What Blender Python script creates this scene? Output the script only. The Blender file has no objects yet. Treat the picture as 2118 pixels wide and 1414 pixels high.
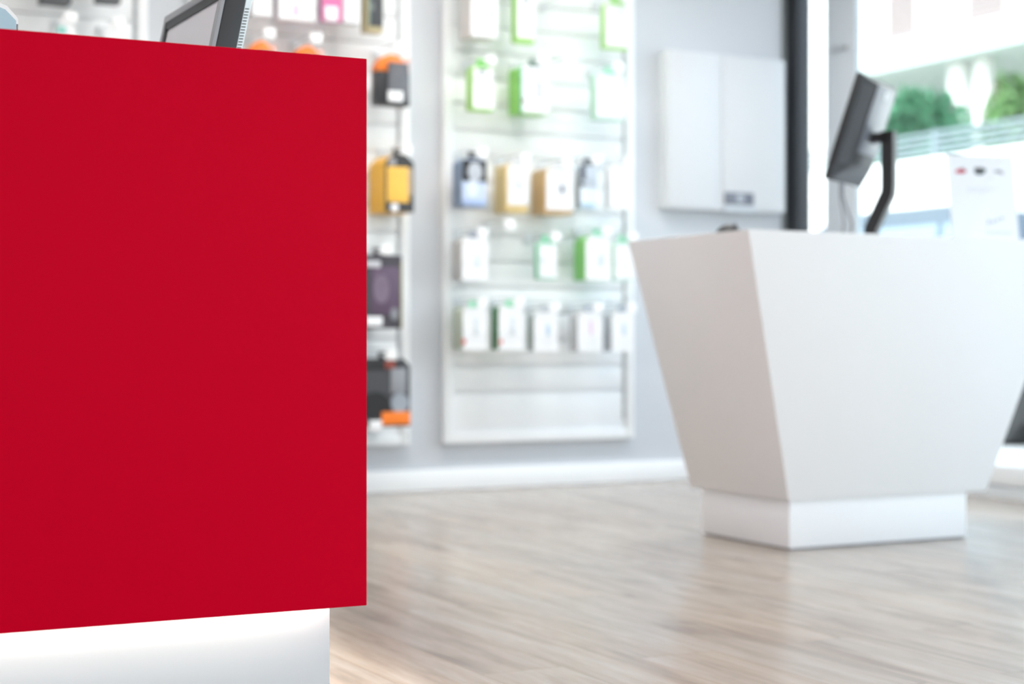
import bpy, bmesh, math, random
from mathutils import Vector, Matrix
random.seed(7)
C = bpy.context.scene.collection
S = bpy.context.scene
# ------------------------------------------------------------------ camera
W, H = 2118.0, 1414.0
FPX, YAW, HOR, CZ = 3469.8, 0.4766, 702.5, 0.685
SA, CA = math.sin(YAW), math.cos(YAW)
cam = bpy.data.cameras.new('camera'); camo = bpy.data.objects.new('camera', cam); C.objects.link(camo)
camo.location = (0, 0, CZ); camo.rotation_euler = (math.pi / 2, 0, -YAW)
cam.sensor_width = 36; cam.lens = FPX / W * 36
cam.shift_y = (HOR - H / 2) / W
cam.clip_start = 0.05; cam.clip_end = 200
cam.dof.use_dof = True; cam.dof.focus_distance = 2.75; cam.dof.aperture_fstop = 2.7; cam.dof.aperture_blades = 9
S.camera = camo
# ------------------------------------------------------------------ world, sun, exposure
S.view_settings.view_transform = 'Standard'; S.view_settings.look = 'None'
S.view_settings.gamma = 1.0; S.view_settings.use_curve_mapping = False
S.view_settings.exposure = 0.05
wd = bpy.data.worlds.new('world'); S.world = wd; wd.use_nodes = True
nt = wd.node_tree; nt.nodes.clear()
wo = nt.nodes.new('ShaderNodeOutputWorld'); bg = nt.nodes.new('ShaderNodeBackground'); sk = nt.nodes.new('ShaderNodeTexSky')
sk.sky_type = 'NISHITA'; sk.sun_disc = False; sk.sun_elevation = math.radians(48); sk.sun_rotation = math.radians(250)
sk.air_density = 1.0; sk.dust_density = 2.5; sk.ozone_density = 1.5
bg.inputs['Strength'].default_value = 0.82
hs = nt.nodes.new('ShaderNodeHueSaturation'); hs.inputs['Saturation'].default_value = 0.5     # hazy, whitish sky
nt.links.new(sk.outputs[0], hs.inputs['Color']); nt.links.new(hs.outputs[0], bg.inputs[0]); nt.links.new(bg.outputs[0], wo.inputs[0])
sl = bpy.data.lights.new('sun', 'SUN'); sl.energy = 3.2; sl.angle = math.radians(1.0); sl.color = (1, .98, .95)
so = bpy.data.objects.new('sun', sl); C.objects.link(so)
so.rotation_euler = Vector((0.75, 0.22, -0.75)).to_track_quat('-Z', 'Y').to_euler(); so.location = (-6, 0, 12)
LAMP = 4.6          # ceiling panel emission
WASH = 44.0         # emission of the unseen lights added to brighten the back wall
LED = 15.0          # counter light strip emission

# ------------------------------------------------------------------ helpers
def ray(px, py):
    u = (px - W / 2) / FPX; v = (HOR - py) / FPX
    return SA + u * CA, CA - u * SA, v
def onY(px, py, Y):            # point of the photo on the vertical plane at depth Y
    a, b, v = ray(px, py); k = Y / b
    return a * k, CZ + v * k
def onX(px, py, X):
    a, b, v = ray(px, py); k = X / a
    return b * k, CZ + v * k
def lin(c):
    return tuple(((v / 255) / 12.92 if v / 255 <= .04045 else ((v / 255 + .055) / 1.055) ** 2.4) for v in c)
MATS = {}
def mat(name, rgb, rough=.5, metal=0, var=.04, scale=12, bump=0, coat=0, spec=.5, trans=0, bscale=None):
    if name in MATS: return MATS[name]
    m = bpy.data.materials.new(name); m.use_nodes = True; n = m.node_tree.nodes; l = m.node_tree.links
    p = n['Principled BSDF']; c = lin(rgb)
    tc = n.new('ShaderNodeTexCoord'); no = n.new('ShaderNodeTexNoise')
    no.inputs['Scale'].default_value = scale; no.inputs['Detail'].default_value = 4
    l.new(tc.outputs['Object'], no.inputs['Vector'])
    mx = n.new('ShaderNodeMix'); mx.data_type = 'RGBA'
    mx.inputs[6].default_value = tuple(v * (1 - var) for v in c) + (1,)
    mx.inputs[7].default_value = tuple(min(1, v * (1 + var)) for v in c) + (1,)
    l.new(no.outputs['Fac'], mx.inputs[0]); l.new(mx.outputs[2], p.inputs['Base Color'])
    p.inputs['Roughness'].default_value = rough; p.inputs['Metallic'].default_value = metal
    p.inputs['Specular IOR Level'].default_value = spec; p.inputs['Coat Weight'].default_value = coat
    p.inputs['Transmission Weight'].default_value = trans
    if bump:
        b = n.new('ShaderNodeBump'); b.inputs['Strength'].default_value = bump; b.inputs['Distance'].default_value = .002
        n2 = n.new('ShaderNodeTexNoise'); n2.inputs['Scale'].default_value = bscale or scale * 8
        l.new(tc.outputs['Object'], n2.inputs['Vector']); l.new(n2.outputs['Fac'], b.inputs['Height']); l.new(b.outputs[0], p.inputs['Normal'])
    MATS[name] = m; return m
def emat(name, rgb, strength):
    if name in MATS: return MATS[name]
    m = bpy.data.materials.new(name); m.use_nodes = True; n = m.node_tree.nodes; n.clear()
    e = n.new('ShaderNodeEmission'); o = n.new('ShaderNodeOutputMaterial')
    e.inputs[0].default_value = lin(rgb) + (1,); e.inputs[1].default_value = strength
    m.node_tree.links.new(e.outputs[0], o.inputs[0]); MATS[name] = m; return m
def glassmat(name, tint, refl=.06):
    if name in MATS: return MATS[name]
    m = bpy.data.materials.new(name); m.use_nodes = True; n = m.node_tree.nodes; n.clear(); l = m.node_tree.links
    t = n.new('ShaderNodeBsdfTransparent'); t.inputs[0].default_value = lin(tint) + (1,)
    g = n.new('ShaderNodeBsdfGlossy'); g.inputs['Roughness'].default_value = .02
    lw = n.new('ShaderNodeLayerWeight'); lw.inputs['Blend'].default_value = .5
    pw = n.new('ShaderNodeMath'); pw.operation = 'POWER'; pw.inputs[1].default_value = 5; l.new(lw.outputs['Facing'], pw.inputs[0])
    f = n.new('ShaderNodeMath'); f.operation = 'MULTIPLY_ADD'; f.inputs[1].default_value = .8; f.inputs[2].default_value = .03; l.new(pw.outputs[0], f.inputs[0])
    mx = n.new('ShaderNodeMixShader'); o = n.new('ShaderNodeOutputMaterial')
    l.new(f.outputs[0], mx.inputs[0]); l.new(t.outputs[0], mx.inputs[1]); l.new(g.outputs[0], mx.inputs[2]); l.new(mx.outputs[0], o.inputs[0])
    MATS[name] = m; return m

class MB:
    def __init__(s): s.bm = bmesh.new()
    def hexa(s, v, bev=0, seg=2):      # 8 corners: bottom ring then top ring
        b = bmesh.new(); vs = [b.verts.new(p) for p in v]
        for f in ((3, 2, 1, 0), (4, 5, 6, 7), (0, 1, 5, 4), (1, 2, 6, 5), (2, 3, 7, 6), (3, 0, 4, 7)): b.faces.new([vs[i] for i in f])
        return s.add(b, bev, seg)
    def add(s, b, bev=0, seg=2, M=None):
        bmesh.ops.recalc_face_normals(b, faces=b.faces[:])
        if bev: bmesh.ops.bevel(b, geom=b.edges[:], offset=bev, segments=seg, profile=.5, affect='EDGES', clamp_overlap=True)
        if M is not None: b.transform(M)
        me = bpy.data.meshes.new('tmp'); b.to_mesh(me); b.free(); s.bm.from_mesh(me); bpy.data.meshes.remove(me); return s
    def box(s, x0, x1, y0, y1, z0, z1, bev=0, seg=2, M=None):
        b = bmesh.new(); vs = [b.verts.new(p) for p in ((x0, y0, z0), (x1, y0, z0), (x1, y1, z0), (x0, y1, z0), (x0, y0, z1), (x1, y0, z1), (x1, y1, z1), (x0, y1, z1))]
        for f in ((3, 2, 1, 0), (4, 5, 6, 7), (0, 1, 5, 4), (1, 2, 6, 5), (2, 3, 7, 6), (3, 0, 4, 7)): b.faces.new([vs[i] for i in f])
        return s.add(b, bev, seg, M)
    def prism(s, poly, y0, y1, bev=0, seg=2, M=None):      # poly in XZ, extruded along Y
        b = bmesh.new(); A = [b.verts.new((x, y0, z)) for x, z in poly]; B = [b.verts.new((x, y1, z)) for x, z in poly]
        n = len(poly); b.faces.new(A); b.faces.new(B[::-1])
        for i in range(n): b.faces.new((A[i], B[i], B[(i + 1) % n], A[(i + 1) % n]))
        return s.add(b, bev, seg, M)
    def tube(s, pts, r, n=10, sec=None, M=None):            # sec = (half width, half height, side vector) for a flat bar
        b = bmesh.new(); P = [Vector(p) for p in pts]; rings = []
        up = Vector((0, 0, 1))
        prev = None
        for i, p in enumerate(P):
            d = (P[min(i + 1, len(P) - 1)] - P[max(i - 1, 0)]).normalized()
            if prev is None:
                a = d.cross(up); a = a if a.length > .05 else d.cross(Vector((1, 0, 0)))
            else: a = prev - d * prev.dot(d)
            if sec: a = Vector(sec[2]); a = a - d * a.dot(d)
            a.normalize(); prev = a; c = d.cross(a).normalized()
            if sec: rings.append([b.verts.new(p + a * (sx * sec[0]) + c * (sy * sec[1])) for sx, sy in ((-1, -1), (1, -1), (1, 1), (-1, 1))])
            else: rings.append([b.verts.new(p + a * (math.cos(t) * r) + c * (math.sin(t) * r)) for t in [2 * math.pi * k / n for k in range(n)]])
        for i in range(len(rings) - 1):
            R, Q = rings[i], rings[i + 1]
            for k in range(len(R)): b.faces.new((R[k], R[(k + 1) % len(R)], Q[(k + 1) % len(R)], Q[k]))
        b.faces.new(rings[0]); b.faces.new(rings[-1][::-1])
        return s.add(b, 0, 2, M)
    def lathe(s, prof, c, n=24, M=None):                     # prof: (radius, z)
        b = bmesh.new(); rings = []
        for r, z in prof: rings.append([b.verts.new((c[0] + math.cos(2 * math.pi * k / n) * r, c[1] + math.sin(2 * math.pi * k / n) * r, c[2] + z)) for k in range(n)])
        for i in range(len(rings) - 1):
            for k in range(n): b.faces.new((rings[i][k], rings[i][(k + 1) % n], rings[i + 1][(k + 1) % n], rings[i + 1][k]))
        b.faces.new(rings[0][::-1]); b.faces.new(rings[-1])
        return s.add(b, 0, 2, M)
    def ball(s, c, r, sub=3, fn=None, M=None):
        b = bmesh.new(); bmesh.ops.create_icosphere(b, subdivisions=sub, radius=1)
        for v in b.verts:
            q = v.co.copy()
            if fn: q = fn(q)
            v.co = Vector((c[0] + q.x * r[0], c[1] + q.y * r[1], c[2] + q.z * r[2]))
        return s.add(b, 0, 2, M)
    def build(s, name, m, parent=None, base=None, smooth=True):
        me = bpy.data.meshes.new(name); s.bm.normal_update()
        if base is None and parent is None:
            xs = [v.co for v in s.bm.verts]
            base = Vector(((min(v.x for v in xs) + max(v.x for v in xs)) / 2, (min(v.y for v in xs) + max(v.y for v in xs)) / 2, min(v.z for v in xs)))
        off = WL[parent.name] if parent else Vector(base)
        bmesh.ops.translate(s.bm, verts=s.bm.verts[:], vec=-off)
        s.bm.to_mesh(me); s.bm.free(); me.materials.append(m)
        if smooth:
            me.shade_smooth(); me.set_sharp_from_angle(angle=math.radians(35))
        o = bpy.data.objects.new(name, me); C.objects.link(o)
        if parent: o.parent = parent
        else: o.location = off
        WL[o.name] = off.copy(); return o
WL = {}
def thing(name, loc, label, cat, group=None):
    o = bpy.data.objects.new(name, None); C.objects.link(o); o.location = loc; o.empty_display_size = .05
    WL[o.name] = Vector(loc); return tag(o, label, cat, group)
def tag(o, label, cat, group=None, kind=None):
    o['label'] = label; o['category'] = cat
    if group: o['group'] = group
    if kind: o['kind'] = kind
    return o
def struct(o, label=None):
    o['kind'] = 'structure'
    if label: o['label'] = label
    return o

# ------------------------------------------------------------------ materials
M_wall = mat('pale grey wall paint', (208, 212, 218), .55, var=.015, scale=3, bump=.05, bscale=300)
M_white = mat('white lacquer', (240, 241, 243), .35, var=.01)
M_slat = mat('white slatwall laminate', (247, 249, 251), .35, var=.01)
M_counter = mat('matte white laminate', (238, 239, 242), .42, var=.008)
M_base = mat('white counter base laminate', (198, 199, 202), .4, var=.01, scale=5)
M_red = mat('red lacquered board', (192, 0, 34), .55, var=.02, scale=4, spec=.03, bump=.03, bscale=500)
M_black = mat('black plastic', (34, 35, 38), .42, var=.05)
M_dark = mat('dark grey plastic', (50, 51, 55), .42, var=.05)
M_grey = mat('mid grey plastic', (128, 131, 138), .35, var=.04)
M_silver = mat('silver plastic', (188, 192, 196), .32, metal=.3, var=.03)
M_alu = mat('pale aluminium', (205, 212, 218), .4, var=.02)
M_darkalu = mat('dark anthracite aluminium', (44, 47, 52), .45, var=.04)
M_chrome = mat('white coated wire', (226, 229, 232), .3, metal=.2, var=.02)
M_tag = mat('white price card', (250, 251, 252), .35, var=.01)
M_glass = glassmat('window glass', (246, 251, 250))
M_carglass = mat('dark car glass', (120, 138, 150), .08, var=.03, spec=1.0)

# floor: oak planks running away from the camera
def floor_mat():
    m = bpy.data.materials.new('pale oak planks'); m.use_nodes = True; n = m.node_tree.nodes; l = m.node_tree.links; p = n['Principled BSDF']
    tc = n.new('ShaderNodeTexCoord')
    mp = n.new('ShaderNodeMapping'); mp.inputs['Rotation'].default_value = (0, 0, math.pi / 2); l.new(tc.outputs['Object'], mp.inputs[0])
    br = n.new('ShaderNodeTexBrick'); br.inputs['Color1'].default_value = (0, 0, 0, 1); br.inputs['Color2'].default_value = (1, 1, 1, 1)
    br.inputs['Mortar'].default_value = (.5, .5, .5, 1); br.inputs['Scale'].default_value = 1; br.inputs['Mortar Size'].default_value = .0012
    br.inputs['Brick Width'].default_value = 1.3; br.inputs['Row Height'].default_value = .19; br.offset = .37; br.offset_frequency = 2
    l.new(mp.outputs[0], br.inputs['Vector'])
    wm = n.new('ShaderNodeMath'); wm.operation = 'MULTIPLY'; wm.inputs[1].default_value = 37
    sp = n.new('ShaderNodeSeparateColor'); l.new(br.outputs['Color'], sp.inputs[0]); l.new(sp.outputs[0], wm.inputs[0])
    def grain(sx, sy, detail, dist, rough=.55):
        q = n.new('ShaderNodeMapping'); q.inputs['Scale'].default_value = (sx, sy, 1); l.new(tc.outputs['Object'], q.inputs[0])
        g = n.new('ShaderNodeTexNoise'); g.noise_dimensions = '4D'; g.inputs['Scale'].default_value = 1; g.inputs['Detail'].default_value = detail
        g.inputs['Distortion'].default_value = dist; g.inputs['Roughness'].default_value = rough
        l.new(q.outputs[0], g.inputs['Vector']); l.new(wm.outputs[0], g.inputs['W']); return g
    g1 = grain(9, 1.1, 5, 1.1); g2 = grain(85, 4.2, 6, .7, .68); g3 = grain(3.2, .5, 3, .4)
    r1 = n.new('ShaderNodeValToRGB'); e = r1.color_ramp.elements
    e[0].position = .33; e[0].color = lin((156, 140, 127)) + (1,); e[1].position = .62; e[1].color = lin((192, 181, 169)) + (1,)
    k = e.new(.48); k.color = lin((181, 167, 153)) + (1,)
    l.new(g1.outputs['Fac'], r1.inputs[0])
    r2 = n.new('ShaderNodeValToRGB'); e = r2.color_ramp.elements
    e[0].position = .36; e[0].color = (.80, .79, .78, 1); e[1].position = .58; e[1].color = (1.0, 1.0, 1.0, 1)
    l.new(g2.outputs['Fac'], r2.inputs[0])
    m1 = n.new('ShaderNodeMix'); m1.data_type = 'RGBA'; m1.blend_type = 'MULTIPLY'; m1.inputs[0].default_value = .9
    l.new(r1.outputs[0], m1.inputs[6]); l.new(r2.outputs[0], m1.inputs[7])
    # tone between planks and slow grey / beige drift
    r3 = n.new('ShaderNodeValToRGB'); e = r3.color_ramp.elements
    e[0].position = .3; e[0].color = (.89, .915, .95, 1); e[1].position = .7; e[1].color = (1.0, .97, .94, 1); l.new(g3.outputs['Fac'], r3.inputs[0])
    m2 = n.new('ShaderNodeMix'); m2.data_type = 'RGBA'; m2.blend_type = 'MULTIPLY'; m2.inputs[0].default_value = 1
    l.new(m1.outputs[2], m2.inputs[6]); l.new(r3.outputs[0], m2.inputs[7])
    r4 = n.new('ShaderNodeValToRGB'); e = r4.color_ramp.elements; e[0].color = (.95, .95, .95, 1); e[1].color = (1.03, 1.03, 1.02, 1); l.new(sp.outputs[0], r4.inputs[0])
    m3 = n.new('ShaderNodeMix'); m3.data_type = 'RGBA'; m3.blend_type = 'MULTIPLY'; m3.inputs[0].default_value = 1
    l.new(m2.outputs[2], m3.inputs[6]); l.new(r4.outputs[0], m3.inputs[7])
    m4 = n.new('ShaderNodeMix'); m4.data_type = 'RGBA'; m4.inputs[7].default_value = lin((140, 122, 106)) + (1,)
    l.new(br.outputs['Fac'], m4.inputs[0]); l.new(m3.outputs[2], m4.inputs[6]); l.new(m4.outputs[2], p.inputs['Base Color'])
    p.inputs['Roughness'].default_value = .22; p.inputs['Specular IOR Level'].default_value = .65
    b = n.new('ShaderNodeBump'); b.inputs['Strength'].default_value = .12; b.inputs['Distance'].default_value = .002
    l.new(g2.outputs['Fac'], b.inputs['Height']); l.new(b.outputs[0], p.inputs['Normal'])
    return m
M_floor = floor_mat()

# ------------------------------------------------------------------ room shell
XL, XR, YF, YB, ZC = -4.0, 5.2, -3.5, 6.953, 3.0
struct(MB().box(XL, XR + .02, YF, YB, -.04, 0).build('floor', M_floor, base=(0, 0, 0)))
struct(MB().box(XL - .1, XR + .2, YF - .1, YB + .2, ZC, ZC + .12).build('ceiling', mat('white ceiling paint', (244, 244, 244), .7, var=.01)))
struct(MB().box(XL, 5.132, YB, YB + .18, -.04, ZC).build('wall_back', M_wall))
struct(MB().box(XL - .12, XL, YF, YB + .18, -.04, ZC).build('wall_left', mat('mid grey wall paint', (104, 104, 110), .6, var=.02, scale=3)))
bb = MB().box(XL, 5.132, YB - .015, YB, 0, .096, .003)
struct(bb.build('baseboard_back', mat('white gloss skirting', (250, 251, 252), .3, var=.008)))
# corner profile, dark post, window frame and column of the glazed right side
struct(MB().box(5.132, 5.178, YB + .02, YB + .18, 0, ZC).build('trim_1', mat('grey corner profile', (150, 158, 162), .45, var=.02)))
struct(MB().box(5.178, 5.262, 6.885, YB + .18, 0, ZC, .003).build('trim_2', M_darkalu))
tr = MB().box(5.215, 5.25, 6.47, 6.70, 0, ZC, .004)
y0, z0 = onX(1722, 108, 5.21); y1, _ = onX(1752, 108, 5.21)
tr4 = struct(tr.build('trim_3', M_alu))
MB().box(5.195, 5.222, y1, y0, z0 + .0, z0 + .022, .003).build('trim_clip', M_silver, tr4)
def window(name, P0, P1, axis, pane_splits):
    # glazed shopfront bay from P0 to P1 along axis at fixed coordinate: bottom rail, mullions, head, panes
    a0, a1 = P0[1], P1[1]; c = P0[0]
    def bx(mb, p, q, z0, z1, t0, t1, bev=.003):
        return mb.box(c + t0, c + t1, p, q, z0, z1, bev) if axis == 'Y' else mb.box(p, q, c + t0, c + t1, z0, z1, bev)
    f = bx(MB(), a0, a1, .056, .14, 0, .07); bx(f, a0, a1, ZC - .2, ZC, 0, .07)
    for s in pane_splits: bx(f, s - .03, s + .03, .14, ZC - .2, 0, .07)
    root = struct(f.build(name, M_white))
    sl = bx(MB(), a0, a1, -.04, .05, -.0, .09); sl.build('window_sill', mat('pale stone sill', (216, 219, 222), .5, var=.03), root)
    e = [a0] + list(pane_splits) + [a1]
    for i in range(len(e) - 1):
        p = bx(MB(), e[i] + .032 * (i > 0), e[i + 1] - .032 * (i < len(e) - 2), .14, ZC - .2, .03, .038, 0)
        p.build('glass_pane', M_glass, root)
window('window_1', (5.2, YF), (5.2, 6.47), 'Y', [-.9, 1.6, 4.1])
window('window_3', (5.2, 6.70), (5.2, 6.87), 'Y', [])
window('window_2', (YF - .08, XL), (YF - .08, XR), 'X', [-1.7, .6, 2.9])

# square ceiling luminaires (the room's lamps)
M_dif = emat('lit diffuser', (255, 253, 250), LAMP)
lamp_rows = [('first', -2.1), ('second', .1), ('third', 2.3), ('fourth', 4.2)]
for nm, y in lamp_rows:
    for cn, x in (('left', -2.4), ('middle left', -.2), ('middle right', 2.0), ('right', 4.1)):
        t = thing('ceiling_light', (x, y, ZC), 'square lit ceiling panel, %s column, %s row from the entrance' % (cn, nm), 'ceiling light', 'square ceiling light panels')
        fr = MB()
        for q in ((x - .42, x + .42, y - .42, y - .39), (x - .42, x + .42, y + .39, y + .42), (x - .42, x - .39, y - .39, y + .39), (x + .39, x + .42, y - .39, y + .39)): fr.box(*q, ZC - .03, ZC)
        fr.build('frame', M_white, t)
        MB().box(x - .39, x + .39, y - .39, y + .39, ZC - .02, ZC - .001).build('diffuser', M_dif, t)

M_wash = emat('lit linear diffuser', (255, 253, 250), WASH)  # unseen linear lights, added to brighten the slatwall panels
for nm, x in (('far left', .35), ('half hidden', 2.53), ('cabinet side', 3.72)):
    t = thing('added_wash_light', (x, 5.60, ZC), 'unseen long narrow light added above the %s slatwall panel' % nm, 'ceiling light', 'unseen linear lights added to brighten the back wall')
    fr = MB().box(x - .5, x + .5, 5.49, 5.51, ZC - .05, ZC).box(x - .5, x + .5, 5.69, 5.71, ZC - .05, ZC).box(x - .5, x - .48, 5.51, 5.69, ZC - .05, ZC).box(x + .48, x + .5, 5.51, 5.69, ZC - .05, ZC)
    fr.build('frame', M_white, t)
    MB().box(x - .48, x + .48, 5.51, 5.69, ZC - .03, ZC - .001).build('diffuser', M_wash, t)

# ------------------------------------------------------------------ red reception counter
RX, RY, RZ0, RZ1, RL = .992, 2.411, .274, 1.12, -1.0
t = thing('reception_counter', ((RX + RL) / 2, 2.8, 0), 'large glossy red counter on a white base lit by a strip underneath', 'counter')
rp = MB()
rp.box(RL, RX, RY, RY + .02, RZ0, RZ1, .0012)
rp.build('front_panel', M_red, t)
MB().box(RX - .02, RX, RY + .0205, 4.00, RZ0, RZ1, .0012).build('end_panel', M_red, t)
MB().box(RL, RX - .0205, RY + .0205, RY + .10, RZ1 - .02, RZ1 - .0005).build('top_ledge', M_red, t)
ins = MB().box(RL, RX - .0205, RY + .0205, 3.98, .318, .40); ins.build('under_panel', M_base, t)
MB().box(RL, .951, RY + .052, 3.96, 0, .3175, .0015).build('base', M_base, t)
MB().box(RL, RX - .021, RY + .06, 3.98, .86, .90, .002).build('worktop', M_white, t)
MB().box(RL, RL + .02, RY + .0205, 3.98, .40, .86).build('side_panel', M_white, t)
MB().box(RL, RX - .0205, RY + .0202, RY + .0225, RZ0 + .002, .3175).build('added_liner', M_white, t)  # unseen white liner, added to keep red bounce off the lit base
ld = MB().box(RL + .02, .952, RY + .026, RY + .048, .304, .316).box(RL + .02, RL + .03, RY + .026, RY + .048, .304, .3165)
MB().box(.9512, .9535, RY + .06, 3.94, .2858, .2880).build('light_strip', emat('warm light strip', (255, 248, 236), LED * 44), t)
ld.build('light_strip', emat('white light strip', (255, 246, 232), LED), t)

# monitor standing on the red counter's worktop, screen turned left
def tilted(o, w_dir, n_dir, tilt):
    # local frame: x along width, y towards the back (n), z up the screen
    wv = Vector((w_dir[0], w_dir[1], 0)).normalized(); nv = Vector((n_dir[0], n_dir[1], 0)).normalized()
    up = (Vector((0, 0, 1)) * math.cos(tilt) + nv * math.sin(tilt)); bk = (nv * math.cos(tilt) - Vector((0, 0, 1)) * math.sin(tilt))
    return Matrix(((wv.x, bk.x, up.x, o[0]), (wv.y, bk.y, up.y, o[1]), (wv.z, bk.z, up.z, o[2]), (0, 0, 0, 1)))
tilt = math.atan(.207)
zb = 1.03; Xb = .911 + .207 * (zb - 1.22); hgt = (1.341 - zb) / math.cos(tilt)
Mt = tilted((Xb, 2.95, zb), (0, 1), (1, 0), tilt); mw = .40
t = thing('computer_monitor', (Xb + .03, 3.15, .90), 'black and silver monitor with grey screen rising behind the red counter', 'monitor')
fr = MB()
B = .016
for q in ((0, mw, 0, B * 1.6), (0, mw, hgt - B, hgt), (0, B, B, hgt - B), (mw - B, mw, B, hgt - B)): fr.box(q[0], q[1], 0, .008, q[2], q[3], .0015, M=Mt)
fr.build('bezel', mat('light grey bezel', (158, 160, 165), .4), t)
ib = MB()
for q in ((B, mw - B, B * 1.6, B * 1.6 + .009), (B, mw - B, hgt - B - .017, hgt - B), (B, B + .005, B, hgt - B), (mw - B - .016, mw - B, B, hgt - B), (mw - B - .007, mw - B, B, hgt - B)): ib.box(q[0], q[1], .001, .007, q[2], q[3], M=Mt)
ib.build('inner_bezel', M_black, t)
MB().box(B + .004, mw - B - .004, .0045, .007, B, hgt - B, M=Mt).build('screen', mat('switched off grey screen', (226, 224, 229), .45, var=.01), t)
MB().box(0, mw, .0085, .046, 0, hgt, .003, M=Mt).build('housing', M_dark, t)
hb = MB().hexa([Mt @ Vector(p) for p in ((.004, .0465, .004), (mw - .004, .0465, .004), (mw - .05, .075, .05), (.05, .075, .05), (.004, .0465, hgt - .004), (mw - .004, .0465, hgt - .004), (mw - .05, .075, hgt - .05), (.05, .075, hgt - .05))])
# bevelled back as its own silver part with vent slots
hb.bm.free(); hb = MB()
cs = ((.002, .0465), (.016, .062), (mw - .016, .062), (mw - .002, .0465))
b = bmesh.new(); lo = [b.verts.new((x, y, .004)) for x, y in cs]; hi = [b.verts.new((x, y, hgt - .004)) for x, y in cs]
b.faces.new(lo[::-1]); b.faces.new(hi)
for i in range(4): b.faces.new((lo[i], lo[(i + 1) % 4], hi[(i + 1) % 4], hi[i]))
hb.add(b, 0, 2, Mt); back = hb.build('back_shell', M_silver, t)
vs = MB()
for k in range(44):
    z = .03 + k * .0057
    if z > hgt - .012: break
    b = bmesh.new()
    pts = [(.0042, .0475, z), (.0132, .0573, z + .004), (.0132, .0573, z + .0064), (.0042, .0475, z + .0024)]
    nrm = Vector((-.75, .66, 0)) * .0016
    A = [b.verts.new(Vector(p) + nrm) for p in pts]; D_ = [b.verts.new(Vector(p) - nrm) for p in pts]
    b.faces.new(A); b.faces.new(D_[::-1])
    for i in range(4): b.faces.new((A[i], A[(i + 1) % 4], D_[(i + 1) % 4], D_[i]))
    vs.add(b, 0, 2, Mt)
vs.build('vent_slots', M_black, back, smooth=False)
st = MB().box(Xb - .09, Xb + .05, 3.04, 3.26, .90, .915, .004); st.tube([(Xb + .035, 3.15, .912), (Xb + .035, 3.15, .99), (Xb + .05, 3.15, 1.12)], 0, sec=(.03, .012, (0, 1, 0)))
st.build('stand', M_dark, t)

# pale carton at the far left behind the red counter
YC = 2.9
q = [onY(38, 60, YC), onY(38, 38, YC), onY(15, 12, YC), onY(-10, 1, YC)]
q2 = [onY(33, 62, YC), onY(33, 43, YC), onY(11, 20, YC), onY(-10, 11, YC)]
xr, xl = q[0][0], q[3][0] - .12
t = thing('carton', ((xl + xr) / 2, YC + .06, .90), 'pale white and blue carton at the left edge behind the red counter', 'box')
MB().prism([(xl, .90), (xr, .90), q[1], q[2], q[3], (xl, q[3][1] + .01)], YC, YC + .12, .0015).build('body', M_white, t)
MB().prism([(xl + .01, .92), (q2[0][0], .92), q2[1], q2[2], q2[3], (xl + .01, q2[3][1])], YC - .0012, YC - .0001).build('front_print', mat('pale blue print', (176, 206, 220), .4), t)
MB().box(q2[0][0] + .0008, xr - .0008, YC - .0012, YC - .0001, .93, q[1][1] - .01).build('edge_strip', M_grey, t)

# ------------------------------------------------------------------ white tapered counter
t = thing('display_counter', (3.7, 4.65, 0), 'white counter tapering down to a narrow plinth, standing free on the oak floor', 'counter')
zb, zt = .163, 1.027
v = [(3.292, 4.420, zb), (4.135, 4.420, zb), (4.135, 4.996, zb), (3.292, 4.996, zb), (3.032, 4.278, zt), (4.415, 4.278, zt), (4.415, 4.996, zt), (3.032, 4.996, zt)]
MB().hexa(v, .0025).build('body', M_counter, t)
MB().box(3.3065, 4.0585, 4.435, 4.942, .006, zb - .0005, .002).build('plinth', M_counter, t)
MB().box(3.3135, 4.0515, 4.442, 4.935, 0, .0065).build('base_gap', M_grey, t)

# ------------------------------------------------------------------ monitor on the white counter, seen from behind
tn = math.radians(57); wv = (math.sin(tn), math.cos(tn)); nv = (math.cos(tn), -math.sin(tn))
tilt = math.radians(18.6); D0 = 5.9
a, b_, v_ = ray(1772, 148); P0 = Vector((a * D0, b_ * D0, CZ + v_ * D0))
hgt = .388; mw = .37
O = P0 - Vector((nv[0] * math.sin(tilt), nv[1] * math.sin(tilt), math.cos(tilt))) * hgt
Mt = tilted(O, wv, nv, tilt)
t = thing('computer_monitor', (O.x + .12, O.y + .02, zt), 'black monitor seen from behind, tilted back on a bent arm over the white counter', 'monitor')
MB().box(0, mw, 0, .022, 0, hgt, .003, M=Mt).build('bezel', M_black, t)
MB().box(.015, mw - .015, -.002, .001, .018, hgt - .015, M=Mt).build('screen', mat('dark screen', (20, 22, 25), .15), t)
def frust(mb, r0, r1, y0, y1, M):
    b = bmesh.new(); lo = [b.verts.new((x, y0, z)) for x, z in ((r0[0], r0[2]), (r0[1], r0[2]), (r0[1], r0[3]), (r0[0], r0[3]))]
    hi = [b.verts.new((x, y1, z)) for x, z in ((r1[0], r1[2]), (r1[1], r1[2]), (r1[1], r1[3]), (r1[0], r1[3]))]
    b.faces.new(lo); b.faces.new(hi[::-1])
    for i in range(4): b.faces.new((lo[i], lo[(i + 1) % 4], hi[(i + 1) % 4], hi[i]))
    return mb.add(b, 0, 2, M)
hs = frust(MB(), (.006, mw - .006, .006, hgt - .004), (.075, mw - .075, .075, hgt - .018),   .0222, .062, Mt).build('housing', M_dark, t)
M_back = mat('satin grey back plate', (120, 123, 130), .3, var=.03, metal=.2)
MB().box(.077, mw - .077, .0622, .066, .12, hgt - .02, .0015, M=Mt).build('back_plate', M_back, t)
vs = MB()
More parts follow.
